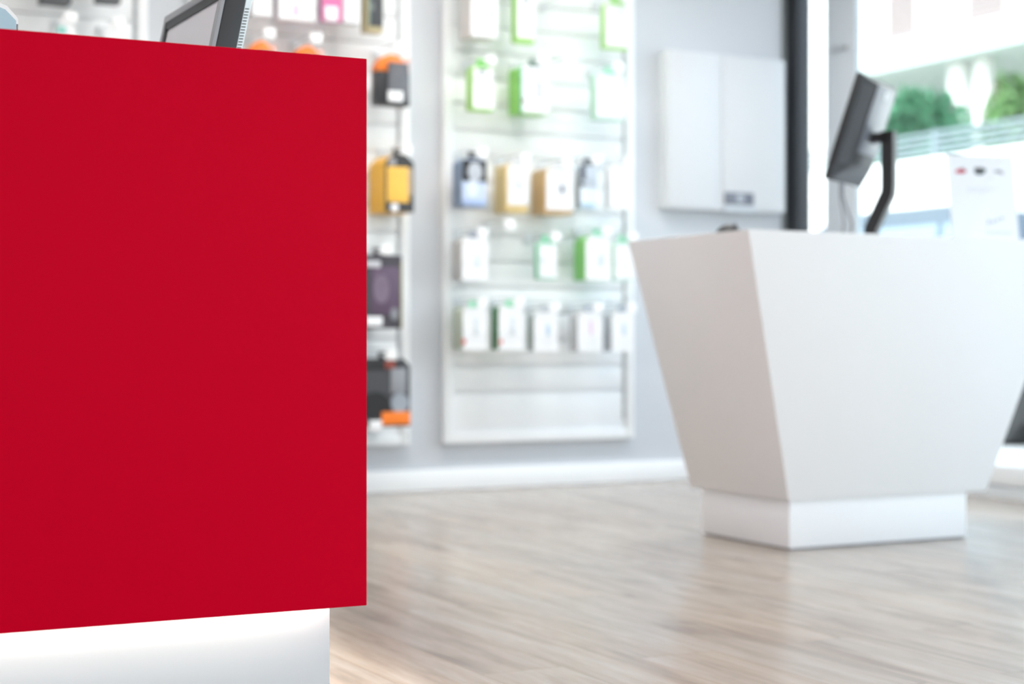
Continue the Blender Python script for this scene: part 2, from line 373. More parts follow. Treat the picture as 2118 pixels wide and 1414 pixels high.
for k in range(46):           # vent ribs on the near sloped flank
    z = .07 + k * .0064
    if z > hgt - .03: break
    b = bmesh.new(); q = [(.018, .0292, z), (.068, .0581, z), (.068, .0581, z + .003), (.018, .0292, z + .003)]
    nn = Vector((-.55, .83, 0)) * .0014
    A = [b.verts.new(Vector(p) + nn) for p in q]; D_ = [b.verts.new(Vector(p) - nn) for p in q]
    b.faces.new(A); b.faces.new(D_[::-1])
    for i in range(4): b.faces.new((A[i], A[(i + 1) % 4], D_[(i + 1) % 4], D_[i]))
    vs.add(b, 0, 2, Mt)
vs.build('vent_ribs', mat('rib grey', (88, 89, 94), .4), hs, smooth=False)
MB().box(.10, .145, .058, .0635, .075, .115, M=Mt).build('socket_recess', mat('deep black', (8, 8, 9), .6), hs)
MB().lathe([(.016, 0), (.016, .002), (.011, .0025)], (0, 0, 0), 20, M=Mt @ Matrix.Translation((mw / 2, .066, hgt - .05)) @ Matrix.Rotation(-math.pi / 2, 4, 'X')).build('badge', M_silver, t)
# bent arm
cen = Mt @ Vector((mw / 2, .066, hgt * .47))
n3 = Vector((nv[0], nv[1], 0)); w3 = Vector((wv[0], wv[1], 0))
pz = cen.z
p_top = cen + n3 * .062
arm = MB().tube([cen - n3 * .004, p_top + n3 * .006], 0, sec=(.024, .017, w3))
arm.build('hinge_bracket', M_black, t)
pts = [p_top + Vector((0, 0, .022)), p_top + Vector((0, 0, -.17)), p_top + n3 * -.002 + Vector((0, 0, -.20)), p_top - n3 * .062 + Vector((0, 0, -.325)), p_top - n3 * .066 + Vector((0, 0, zt + .014 - p_top.z))]
post = MB().tube(pts, 0, sec=(.024, .022, w3)); post.build('arm', M_black, t)
fp = p_top - n3 * .06
MB().lathe([(.085, 0), (.085, .006), (.06, .013), (.02, .016)], (fp.x + .0, fp.y + .05, zt), 32).build('foot', M_black, t)
for k, (sx, ex) in enumerate(((.085, 1746), (.115, 1763))):
    p = Mt @ Vector((sx, .035, .004)); Y = p.y
    ex, ez = onY(ex, 468, Y)
    cb = MB().tube([p, p + Vector((.0, 0, -.05)), Vector(((p.x + ex) / 2 + .004, Y, (p.z + zt) / 2)), Vector((ex, Y, ez + .01)), Vector((ex - .004, Y + .01, zt + .004))], .0045, 8)
    cb.build('cable', M_grey, t)

# computer mouse at the left end
x, z = onY(1507, 470, 4.55)
t = thing('computer_mouse', (x, 4.55, zt), 'small black mouse at the near left corner of the white counter', 'mouse')
MB().ball((x, 4.55, zt), (.036, .055, .037), 3, lambda q: Vector((q.x, q.y, max(q.z, 0)))).build('shell', M_black, t)
MB().ball((x, 4.515, zt + .031), (.004, .012, .008), 2).build('scroll_wheel', M_grey, t)

# poster holder
xs, zs = onY(1957, 320, 4.70)
th = math.radians(16); tl = math.radians(9)
hgt = (zs - zt) / math.cos(tl); sw = .262
wv = (math.cos(th), -math.sin(th)); nv = (math.sin(th), math.cos(th))
O = Vector((xs, 4.70, zs)) - Vector((nv[0] * math.sin(tl), nv[1] * math.sin(tl), math.cos(tl))) * hgt
O.z = zt + .001
Mt = tilted(O, wv, nv, tl)
t = thing('sign_holder', (O.x + .12, O.y, zt), 'white poster in a clear leaning holder at the right of the white counter', 'sign holder')
M_acr = glassmat('clear acrylic', (253, 254, 255))
MB().box(-.006, sw + .006, -.003, -.001, 0, hgt + .004, M=Mt).build('front_sheet', M_acr, t)
MB().box(-.006, sw + .006, .001, .0035, 0, hgt + .004, M=Mt).build('back_sheet', M_acr, t)
ft = MB(); ft.hexa([Vector(p) for p in [Mt @ Vector((0, .004, .003)), Mt @ Vector((sw, .004, .003)), Mt @ Vector((sw, .004, .003)) + Vector((nv[0] * .12, nv[1] * .12, -.002)), Mt @ Vector((0, .004, .003)) + Vector((nv[0] * .12, nv[1] * .12, -.002)),
    Mt @ Vector((0, .004, .007)), Mt @ Vector((sw, .004, .007)), Mt @ Vector((sw, .004, .007)) + Vector((nv[0] * .12, nv[1] * .12, -.003)), Mt @ Vector((0, .004, .007)) + Vector((nv[0] * .12, nv[1] * .12, -.003))]])
ft.build('foot', M_acr, t)
ps = MB().box(0, sw, -.0008, .0008, .002, hgt, M=Mt).build('poster', mat('white poster paper', (246, 246, 248), .5, var=.006), t)
def ink(pts, col, nm, y=-.00095):
    MB().prism(pts, y, -.0007, M=Mt).build(nm, mat('ink %d %d %d' % col, col, .5), ps)
def blob(cx, cz, rx, rz, n=14, jag=.25):
    return [(cx + math.cos(2 * math.pi * k / n) * rx * (1 + random.uniform(-jag, jag)), cz + math.sin(2 * math.pi * k / n) * rz * (1 + random.uniform(-jag, jag))) for k in range(n)]
pzz = hgt - .062
ink(blob(.052, pzz, .023, .010), (205, 50, 85), 'red_picture'); ink(blob(.060, pzz + .008, .006, .006), (110, 90, 90), 'picture_stem')
ink(blob(.128, pzz + .002, .026, .014), (72, 84, 84), 'dark_picture'); ink(blob(.122, pzz + .009, .010, .004), (150, 70, 80), 'picture_detail')
ink(blob(.198, pzz + .002, .018, .005), (130, 125, 130), 'grey_picture'); ink(blob(.214, pzz - .004, .006, .004), (150, 110, 115), 'picture_tip')
for k in range(3): ink([(.07, hgt - .125 - k * .007), (.20 - k * .02, hgt - .125 - k * .007), (.20 - k * .02, hgt - .1235 - k * .007), (.07, hgt - .1235 - k * .007)], (205, 205, 210), 'text_line')
for cx, cz, rx, rz in ((.145, .085, .004, .012), (.165, .087, .005, .007), (.182, .094, .007, .004), (.20, .10, .009, .004)): ink(blob(cx, cz, rx, rz), (170, 170, 172), 'sketch_mark')
ink([(.13, .045), (.235, .044), (.235, .0475), (.13, .049)], (180, 184, 186), 'rule_line')

# ------------------------------------------------------------------ wall cabinet
t = thing('wall_cabinet', (4.743, YB, 1.324), 'white two-door metal cabinet hung on the grey wall beside the dark post', 'cabinet')
cy = 6.87
MB().box(4.392, 5.094, cy + .008, YB, 1.324, 2.09, .003).build('body', M_white, t)
xm = onY(1493, 300, cy)[0]
M_door = mat('white cabinet door', (218, 221, 225), .4, var=.008)
MB().box(4.394, xm - .003, cy, cy + .0075, 1.327, 2.087, .003).build('door', M_door, t)
d2 = MB().box(xm + .003, 5.092, cy, cy + .0075, 1.327, 2.087, .003).build('door', M_door, t)
x0, z1 = onY(1498, 397, cy); x1, z0 = onY(1558, 425, cy)
dp = MB().box(x0, x1, cy - .006, cy - .0002, z0, z1, .002).build('display', mat('grey display window', (118, 122, 134), .25), d2)
MB().ball(((x0 + x1) / 2 + .005, cy - .006, (z0 + z1) / 2), (.024, .002, .022), 2).build('display_symbol', mat('pale symbol', (178, 184, 194), .4), dp)
x0b, z0b = onY(1498, 436, cy)
MB().box(x0, x1 + .02, cy - .003, cy - .0002, z0b, z0 - .008, .001).build('label_strip', mat('pale strip', (204, 212, 220), .4), d2)

# ------------------------------------------------------------------ slatwall panels
PF = 6.908                      # front of the frame
SF = 6.922                      # front of the slats
def slotmat():
    m = mat('slotted zinc strip', (196, 202, 206), .4, metal=.3)
    if 'slot' in m: return m
    n = m.node_tree.nodes; l = m.node_tree.links; p = n['Principled BSDF']; src = p.inputs['Base Color'].links[0].from_socket
    tc = n.new('ShaderNodeTexCoord'); sp = n.new('ShaderNodeSeparateXYZ'); l.new(tc.outputs['Object'], sp.inputs[0])
    d = n.new('ShaderNodeMath'); d.operation = 'MULTIPLY'; d.inputs[1].default_value = 1 / .055; l.new(sp.outputs['Z'], d.inputs[0])
    fr = n.new('ShaderNodeMath'); fr.operation = 'FRACT'; l.new(d.outputs[0], fr.inputs[0])
    lt = n.new('ShaderNodeMath'); lt.operation = 'LESS_THAN'; lt.inputs[1].default_value = .42; l.new(fr.outputs[0], lt.inputs[0])
    mx = n.new('ShaderNodeMix'); mx.data_type = 'RGBA'; mx.inputs[7].default_value = lin((182, 186, 190)) + (1,)
    l.new(lt.outputs[0], mx.inputs[0]); l.new(src, mx.inputs[6]); l.new(mx.outputs[2], p.inputs['Base Color']); m['slot'] = 1
    return m
def slatwall(x0, x1, label):
    z0, z1 = .2133, 2.62
    t = thing('slatwall_panel', ((x0 + x1) / 2, YB, z0), label, 'display panel', 'slatwall panels on the back wall')
    f = MB().box(x0, x0 + .045, PF, YB, z0, z1, .003).box(x1 - .045, x1, PF, YB, z0, z1, .003).box(x0 + .045, x1 - .045, PF, YB, z0, z0 + .05, .003).box(x0 + .045, x1 - .045, PF, YB, z1 - .05, z1, .003)
    f.build('frame', M_slat, t)
    s = MB(); g = [.445 + .12 * k for k in range(18)]
    e = [z0 + .05] + g + [z1 - .05]
    for i in range(len(e) - 1):
        if e[i] >= z1 - .06: break
        s.box(x0 + .045, x1 - .045, SF, YB - .012, e[i] + (.003 if i else 0), min(e[i + 1], z1 - .05) - .003, .0015)
    s.box(x0 + .045, x1 - .045, YB - .012, YB, z0 + .05, z1 - .05)
    s.build('slat_boards', M_slat, t)
    u = MB().box(x1 - .058, x1 - .046, SF - .006, SF - .0002, z0 + .09, z1 - .06)
    u.build('slotted_strip', slotmat(), t)
    return t
XB0, XB1 = 3.2185, 4.2299
slatwall(XB0, XB1, 'white slatwall panel hung with green, gold and white packages, left of the cabinet')
XA1 = 3.0509; XA0 = XA1 - 1.011
slatwall(XA0, XA1, 'white slatwall panel half hidden by the red counter, hung with orange and black packages')
XC1 = onY(306, 40, PF)[0]; XC0 = XC1 - 1.011
slatwall(XC0, XC1, 'white slatwall panel at the far left, seen only above the red counter')

# ------------------------------------------------------------------ hooks and packages
def pc(col): return mat('card %d %d %d' % col, col, .45, var=.03, scale=30)
def hook(X, Z, Ytip, label, group):
    t = thing('display_hook', (X, SF, Z), label, 'hook', group)
    MB().box(X - .022, X + .022, SF - .006, SF - .0005, Z - .018, Z + .03, .002).build('bracket', M_chrome, t)
    MB().tube([(X, SF - .005, Z), (X, Ytip + .02, Z), (X, Ytip + .006, Z + .004), (X, Ytip, Z + .014)], .0032, 8).build('prong', M_chrome, t)
    MB().tube([(X, SF - .005, Z + .024), (X, Ytip - .012, Z + .024), (X, Ytip - .018, Z + .016)], .0028, 8).build('label_arm', M_chrome, t)
    MB().box(X - .026, X + .026, Ytip - .0225, Ytip - .0185, Z - .021, Z + .021, .0012).build('price_label', M_tag, t)
GH = {'A': 'hooks on the half hidden slatwall panel', 'B': 'hooks on the slatwall panel left of the cabinet', 'C': 'hooks on the far left slatwall panel'}
GP = {'A': 'packages on the half hidden slatwall panel', 'B': 'packages on the slatwall panel left of the cabinet', 'C': 'packages on the far left slatwall panel'}
def hook_label(l):
    return 'hook holding the ' + (l if len(l.split()) <= 13 else l.split(',')[0])
def place(x0, x1, x2, yt, yb):
    Yf = 6.72
    for _ in range(40):
        X1, Z1 = onY(x1, yb, Yf); X2, _z = onY(x2, yb, Yf); _x, Zt = onY((x1 + x2) / 2, yt, Yf)
        a, b, v = ray(x0, yb); Yb = X1 / a * b
        if Yb > SF - .012: Yf -= .01
        else: break
    if Yb < Yf + .02: Yb = Yf + .02
    return X1, X2, Yf, Yb, Z1, Zt
def package(pn, px, label, side, front, cat='package', cham=.012, border=(.0, .0, .0, .0), marks=(), tab=None, tabz=.03, hk=True, hlabel=None, name='package', fmat=None):
    X1, X2, Yf, Yb, Z0, Z1 = place(*px)
    cx = (X1 + X2) / 2; w = X2 - X1; h = Z1 - Z0
    t = thing(name, (cx, (Yf + Yb) / 2, Z0), label, cat, GP[pn])
    c = min(cham, w * .3)
    poly = [(X1, Z0), (X2, Z0), (X2, Z1 - c), (X2 - c, Z1), (X1 + c, Z1), (X1, Z1 - c)]
    side = tuple(min(250, int(255 * (v / 255) ** .68)) for v in side) if max(side) > 90 else side
    MB().prism(poly, Yf + .004, Yb, .0012).build('carton', pc(side), t)
    bl, br, bb_, bt = border
    fp = MB().prism([(X1 + bl * w, Z0 + bb_ * h), (X2 - br * w, Z0 + bb_ * h), (X2 - br * w, Z1 - c - bt * h), (X2 - c - br * w * .5, Z1 - bt * h), (X1 + c + bl * w * .5, Z1 - bt * h), (X1 + bl * w, Z1 - c - bt * h)], Yf, Yf + .0038)
    fo = fp.build('front_panel', fmat or pc(front), t)
    for k, (nm, u0, v0, u1, v1, col) in enumerate(marks):
        if nm.endswith('_round'):
            nm = nm[:-6]
            MB().prism([(X1 + w * ((u0 + u1) / 2 + (u1 - u0) / 2 * math.cos(q)), Z0 + h * ((v0 + v1) / 2 + (v1 - v0) / 2 * math.sin(q))) for q in [2 * math.pi * i / 18 for i in range(18)]], Yf - .0022 - .0004 * k, Yf - .0002).build(nm, pc(col), fo)
        else:
            MB().box(X1 + u0 * w, X1 + u1 * w, Yf - .0022 - .0004 * k, Yf - .0002, Z0 + v0 * h, Z0 + v1 * h, .0008).build(nm, pc(col), fo)
    tb = MB(); tw = min(.03, w * .32)
    zt_ = Z1 + tabz
    tb.box(cx - tw, cx - .009, Yf + .001, Yf + .0032, Z1 - .002, zt_).box(cx + .009, cx + tw, Yf + .001, Yf + .0032, Z1 - .002, zt_).box(cx - .009, cx + .009, Yf + .001, Yf + .0032, Z1 - .002, Z1 + .008).box(cx - .009, cx + .009, Yf + .001, Yf + .0032, zt_ - .008, zt_)
    tb.build('hang_tab', pc(tab or front), t)
    if hk: hook(cx, Z1 + tabz - .012, Yf - .055, hlabel or hook_label(label), GH[pn])
    return t
WH = (244, 245, 247); WG = (232, 235, 238)
LG = (140, 214, 84); TG = (120, 205, 160)
# panel B, row by row from the top
package('B', (950, 975, 1030, -70, 74), 'white package with beige side, top left of the cabinet-side panel', (226, 220, 214), WH, marks=[('blue_print', .68, .25, .86, .48, (190, 208, 222))])
package('B', (1057, 1068, 1106, -60, 86), 'white package with thin lime edge, top row above the lime green box', LG, WH, border=(.04, 0, .06, .03), marks=[('grey_print', .35, .55, .7, .62, (170, 176, 182))], tab=LG)
package('B', (1242, 1251, 1300, 8, 99), 'white package with lime edge at the top right of the panel', LG, WH, border=(.04, 0, .05, .03), tab=LG)
hook(onY(1168, 8, 6.7)[0], onY(1168, 0, 6.7)[1], 6.70, 'empty white hook in the top row between two lime edged packages', GH['B'])
package('B', (964, 977, 1022, 137, 227), 'white package with lime edge and lime tab, left in the second row down', LG, WH, border=(.03, 0, .05, .04), marks=[('grey_print', .3, .86, .62, .93, (150, 166, 160)), ('faint_line', .1, .42, .5, .45, (205, 215, 216))], tab=(110, 214, 74))
package('B', (1052, 1077, 1136, 138, 233), 'thick lime green box with white front in the second row down', (118, 200, 74), WH, border=(.05, 0, .02, .0), marks=[('grey_print', .58, .33, .72, .68, (186, 190, 202)), ('red_mark', .05, .22, .16, .3, (150, 90, 110)), ('teal_edge', -.02, 0, .03, 1, (70, 170, 150))], tab=(84, 120, 112))
hook(onY(1172, 150, 6.7)[0], onY(1172, 128, 6.7)[1], 6.70, 'empty white hook right of the thick lime green box', GH['B'])
package('B', (1220, 1232, 1292, 152, 246), 'white package with pale mint edge at the right of the second row', (178, 228, 204), WH, border=(.04, 0, .05, .04), tab=(160, 230, 200))
package('B', (936, 956, 1006, 328, 425), 'blue box with black top and portrait picture, left end of the middle row', (92, 118, 156), (196, 210, 236), cham=.02, marks=[('black_top', .0, .52, 1.0, .97, (30, 33, 36)), ('picture_round', .22, .50, .82, .93, (196, 200, 208)), ('white_print_round', .2, .18, .62, .56, (222, 232, 244)), ('blue_band', .0, .0, 1.0, .13, (160, 180, 216))], tab=(40, 42, 46))
package('B', (1022, 1046, 1094, 340, 438), 'gold box with white front, second in the middle row', (212, 176, 104), (240, 241, 244), cham=.012, border=(.1, .02, .16, .02), marks=[('grey_print', .5, .45, .66, .62, (216, 219, 225))], tab=WG)
package('B', (1099, 1127, 1186, 350, 442), 'brown gold box with white front and dark mark, third in the middle row', (184, 146, 94), (240, 241, 244), cham=.012, border=(.06, .0, .1, .02), marks=[('dark_mark', .56, .46, .66, .66, (110, 120, 138))], tab=WG)
package('B', (1188, 1200, 1236, 342, 431), 'slim pale blue box with grey picture, fourth in the middle row', (160, 180, 204), (226, 236, 243), marks=[('grey_picture', .05, .5, .95, .95, (196, 205, 216)), ('dark_corner', .0, .66, .3, 1.0, (84, 90, 102)), ('dark_patch', .0, .5, .2, .62, (90, 96, 108)), ('blue_band', 0, .02, .85, .14, (178, 205, 224))], tab=(70, 76, 86))
package('B', (1250, 1261, 1306, 345, 430), 'plain white box at the right end of the middle row', (224, 222, 222), WH, tab=WG)
package('B', (934, 956, 1010, 492, 579), 'white box with grey side, left end of the row under the gold boxes', (186, 186, 184), WH, cham=.018, marks=[('faint_print', .5, .3, .68, .66, (226, 236, 242))], tab=(150, 160, 176))
hook(onY(1050, 475, 6.7)[0], onY(1050, 465, 6.7)[1], 6.70, 'empty white hook under the gold boxes', GH['B'])
package('B', (1105, 1114, 1152, 500, 577), 'white package with thin teal edge, left of the bright green box', TG, WH, border=(.05, 0, .04, .06), marks=[('grey_print', .05, .5, .35, .56, (196, 206, 212))], tab=(134, 218, 176))
package('B', (1187, 1212, 1265, 488, 579), 'thick bright green box with white front under the pale blue box', (98, 190, 80), WH, cham=.024, marks=[('blue_print', .5, .3, .65, .6, (216, 228, 238))], tab=(130, 220, 180))
package('B', (1261, 1270, 1312, 500, 580), 'white package with pale teal edge beside the white counter top', (170, 222, 200), WH, border=(.04, 0, .04, .06), tab=(150, 222, 186))
package('B', (936, 958, 1008, 636, 723), 'white package with pale olive side and red dot, left end of the bottom row', (188, 202, 176), WH, marks=[('faint_print', .45, .35, .65, .75, (222, 230, 234)), ('red_dot_round', -.06, .12, .1, .26, (206, 74, 66))], tab=(150, 230, 190))
package('B', (1016, 1032, 1084, 634, 723), 'white package with dark green side, second in the bottom row', (44, 96, 56), WH, marks=[('faint_print', .45, .35, .65, .75, (222, 230, 236)), ('red_dot_round', .02, .12, .14, .24, (226, 100, 96))], tab=(140, 230, 180))
package('B', (1090, 1105, 1154, 645, 726), 'white package with grey side and blue mark, third in the bottom row', (176, 186, 188), WH, cham=.02, marks=[('blue_print', .5, .4, .68, .68, (196, 218, 234))], tab=(188, 196, 204))
package('B', (1178, 1196, 1245, 645, 726), 'white package with grey side and pink mark, fourth in the bottom row', (180, 182, 186), WH, cham=.02, marks=[('pink_print', .48, .42, .6, .78, (238, 206, 232))], tab=(176, 186, 200))
package('B', (1247, 1266, 1312, 645, 726), 'white package with grey side and blue mark, right end of the bottom row', (170, 178, 186), WH, cham=.02, marks=[('blue_print', .45, .4, .62, .7, (206, 222, 236))], tab=(170, 184, 198))
# panel A
package('A', (512, 523, 562, -60, 31), 'small white package just right of the monitor on the red counter', (206, 204, 208), WH)
package('A', (566, 577, 652, -60, 38), 'wide white package with mauve mark left of the pink package', (214, 206, 216), WH, marks=[('mauve_print', .38, .08, .56, .32, (218, 196, 220))])
package('A', (660, 668, 707, -72, 42), 'pink package hanging above the red counter', (206, 120, 176), (222, 116, 168), marks=[('white_print', .1, .0, .78, .26, WH), ('pale_window_round', .2, .55, .8, .95, (240, 214, 230))], tab=(226, 120, 170))
package('A', (700, 711, 745, -50, 46), 'slim white package between the pink and the gold package', (214, 214, 218), WG)
package('A', (746, 759, 793, -70, 64), 'gold edged package with black front, top right of the half hidden panel', (172, 156, 110), (60, 62, 66), border=(.12, .02, .08, .02), marks=[('grey_print_round', .2, .6, .5, .75, (150, 158, 160)), ('pale_print_round', .16, .3, .44, .45, (110, 116, 116)), ('teal_line', .1, .1, .16, .9, (140, 180, 172))], tab=(90, 90, 90))
OR = (255, 134, 40)
for px, lb in (((503, 516, 572, 84, 214), 'orange topped black package just right of the monitor, mostly behind the red counter'), ((597, 610, 670, 94, 214), 'orange topped black package peeping over the middle of the red counter edge'), ((768, 781, 848, 112, 215), 'orange topped black package with white label right of the red counter')):
    X1, X2, Yf, Yb, Z0, Z1 = place(*px); w = X2 - X1; h = Z1 - Z0; cx = (X1 + X2) / 2
    t = thing('package', (cx, Yf, Z0), lb, 'package', GP['A'])
    MB().prism([(X1, Z0), (X2, Z0), (X2, Z0 + .66 * h), (X1, Z0 + .66 * h)], Yf + .004, Yb, .002).build('carton', pc((44, 45, 49)), t)
    arc = [(X1 + .46 * w - .46 * w * math.cos(q), Z0 + .665 * h + .335 * h * math.sin(q)) for q in [math.pi * i / 14 for i in range(15)]]
    MB().prism(arc, Yf + .004, Yb, .001).build('orange_top', pc(OR), t)
    MB().prism([(X1 + .92 * w - .12 * w, Z0 + .665 * h), (X2, Z0 + .665 * h), (X2, Z0 + .95 * h), (X1 + .86 * w, Z0 + .95 * h)], Yf + .006, Yf + .02).build('pink_flap', pc((246, 190, 176)), t)
    bl = MB().prism([(X1 + .3 * w, Z0 + .08 * h), (X1 + .95 * w, Z0 + .08 * h), (X1 + .95 * w, Z0 + .84 * h), (X1 + .3 * w, Z0 + .84 * h)], Yf - .012, Yf + .0035, .006).build('blister', mat('smoky grey blister', (104, 106, 112), .18, var=.15, scale=40), t)
    MB().box(X1 + .28 * w, X1 + .74 * w, Yf - .0145, Yf - .0123, Z0 + .06 * h, Z0 + .27 * h, .001).build('white_label', pc(WH), bl)
    hook(cx, Z1 + .018, Yf - .06, hook_label(lb), GH['A'])
package('A', (764, 797, 856, 322, 437), 'thick yellow orange package with black front frame beside the red counter', (236, 156, 20), (58, 58, 60), cham=.03, marks=[('yellow_window', .06, .17, .82, .80, (250, 196, 88)), ('grey_window', .80, .3, .95, .78, (176, 160, 140)), ('white_badge_round', .18, .0, .46, .15, WH), ('silver_print', .1, .82, .36, .95, (160, 160, 164))], tab=(70, 70, 72))
package('A', (690, 738, 831, 527, 679), 'large dark purple package with white labels beside the red counter', (60, 58, 62), (70, 66, 74), cham=.004, border=(.0, .0, .0, .0), marks=[('purple_picture', .32, .2, .96, .84, (96, 78, 100)), ('pale_patch_round', .36, .34, .72, .74, (124, 108, 128)), ('white_label', .2, .03, .56, .16, WH), ('white_strip', .2, .83, .52, .92, (206, 206, 212)), ('grey_badge_round', .74, .12, .92, .28, (140, 142, 150)), ('olive_edge', .97, 0, 1.0, .9, (150, 150, 90))], tab=(100, 100, 104))
t = package('A', (690, 742, 848, 742, 884), 'large black and grey package with orange band, lowest beside the red counter', (46, 47, 50), (74, 75, 80), cham=.03, border=(.0, .0, .0, .0), marks=[('dark_header', 0, .84, .82, .99, (46, 47, 50)), ('dark_shape_round', .0, .1, .62, .52, (36, 37, 40)), ('silver_shape', .62, .5, .92, .86, (150, 153, 160)), ('pale_shape_round', .62, .2, .97, .5, (160, 168, 178)), ('orange_band', .44, .03, 1.0, .22, OR), ('red_print', .5, .86, .7, .97, (150, 74, 64)), ('white_label', .2, -.06, .44, .1, WH)], tab=(60, 60, 62))
# panel C, above the red counter
package('C', (78, 88, 148, -95, 2), 'black based package cut by the top of the view, left of two', (60, 62, 66), (90, 92, 96))
package('C', (194, 202, 250, -95, 3), 'black based package cut by the top of the view, right of two', (60, 62, 66), (90, 92, 96))
package('C', (106, 116, 158, 52, 190), 'white package with teal print low on the far left panel', (220, 232, 232), WH, marks=[('teal_print', .05, .86, .5, .98, (150, 208, 200))])
package('C', (206, 214, 258, 63, 190), 'plain white package low on the far left panel, nearer the monitor', (224, 226, 230), WH)

# ------------------------------------------------------------------ outside the window
struct(MB().box(5.28, 7.6, -12, 34, -.2, -.02).build('pavement', mat('pale concrete paving', (206, 206, 204), .8, var=.06, scale=1.5)))
struct(MB().box(7.6, 13.6, -12, 45, -.22, -.12).build('road', mat('sun bleached asphalt', (168, 170, 172), .85, var=.06, scale=2)))
struct(MB().box(13.6, 40, -12, 60, -.3, -.02).build('ground', mat('pale forecourt', (200, 200, 198), .85, var=.05, scale=1)))
M_fac = mat('white render', (226, 226, 224), .8, var=.02, scale=.6)
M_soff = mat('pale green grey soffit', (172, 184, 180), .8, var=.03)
# retaining wall with railing
zw = 2.92
tag(MB().box(14, 14.35, 4, 34, -.05, zw, .01).build('garden_wall', M_fac), 'long white rendered wall across the road under the railing', 'wall')
t = thing('railing', (14.15, 16, zw), 'pale metal railing on top of the white wall across the road', 'railing')
r = MB()
for k in range(4): r.box(14.13, 14.17, 8, 30, zw + .06 + k * .08, zw + .10 + k * .08)
r.build('rails', mat('pale grey railing', (118, 132, 138), .5), t)
for k in range(12): MB().box(14.11, 14.19, 8 + k * 2.0 - .03, 8 + k * 2.0 + .03, zw, zw + .36).build('post', mat('pale grey railing', (118, 132, 138), .5), t)
MB().box(14.35, 30, 4, 45, zw - .4, zw - .1).build('terrace', mat('pale terrace slabs', (204, 204, 200), .8))
struct(bpy.data.objects['terrace'])
# apartment house with overhanging upper floor
XS = 20.0; xs_, zs_ = onX(1768, 146, XS)
t = thing('apartment_building', (XS + 3, 22, zw - .1), 'white apartment building with shuttered windows over a deep overhang across the road', 'building')
MB().box(XS, XS + 7, 8, 42, zs_, zs_ + .36, .01).build('overhang_slab', M_fac, t)
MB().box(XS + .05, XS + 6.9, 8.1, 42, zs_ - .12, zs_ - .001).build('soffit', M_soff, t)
MB().box(XS + .8, XS + 7, 8, 42, zs_ + .36, zs_ + 8).build('wall', M_fac, t)
MB().box(XS + 4.0, XS + 4.4, 8, 42, zw - .1, zs_ - .12).build('ground_floor_wall', mat('cream ground floor wall', (186, 196, 190), .8, var=.05, scale=.8), t)
for px0, px1, pyb in ((1842, 1900, 86), (2008, 2086, 48), (1700, 1745, 120), (2190, 2270, 10)):
    ya, zz = onX(px0, pyb, XS + .78); yb, _ = onX(px1, pyb, XS + .78)
    zz = max(zz, zs_ + .46)
    fr = MB().box(XS + .72, XS + .79, yb - .08, ya + .08, zz - .08, zz + 1.9).build('window_frame', M_fac, t)
    s = MB()
    for k in range(18): s.box(XS + .70, XS + .717, yb, ya, zz + k * .1, zz + k * .1 + .085)
    s.build('shutter', mat('faded pinkish shutter', (128, 118, 118), .6, var=.03), fr, smooth=False)
for px, w in ((2000, .30), (2052, .22), (1790, .3)):
    yy, _ = onX(px, 250, XS + .8)
    MB().box(XS + .5, XS + .5 + w, yy - w * .6, yy + w * .6, zw - .1, zs_ - .12, .02).build('column', M_fac, t)
ya, _ = onX(1655, 250, XS - .1); yb, _ = onX(1712, 250, XS - .1)
MB().box(XS - .1, XS - .01, yb, ya, zw - .1, zs_ + 2.5, .01).build('added_pier', M_fac, t)  # white slab added so the narrow side pane looks out on plain white
yy, z1_ = onX(2010, 178, XS + 2.5); yy2, z0_ = onX(2072, 206, XS + 2.5)
MB().box(XS + 2.5, XS + 2.6, yy2, yy, z0_, z1_, .01).build('sign_board', mat('dull red board', (150, 112, 116), .6), t)
MB().tube([(XS + 2.55, (yy + yy2) / 2, z1_), (XS + 2.55, (yy + yy2) / 2, zs_ - .12)], .03).build('sign_bracket', M_grey, t)
yy, z1_ = onX(1958, 190, XS + 3.6); yy2, z0_ = onX(1985, 262, XS + 3.6)
MB().box(XS + 3.9, XS + 4.0, yy2, yy, zw - .1, z1_).build('doorway', mat('grey blue door', (120, 138, 146), .5), t)
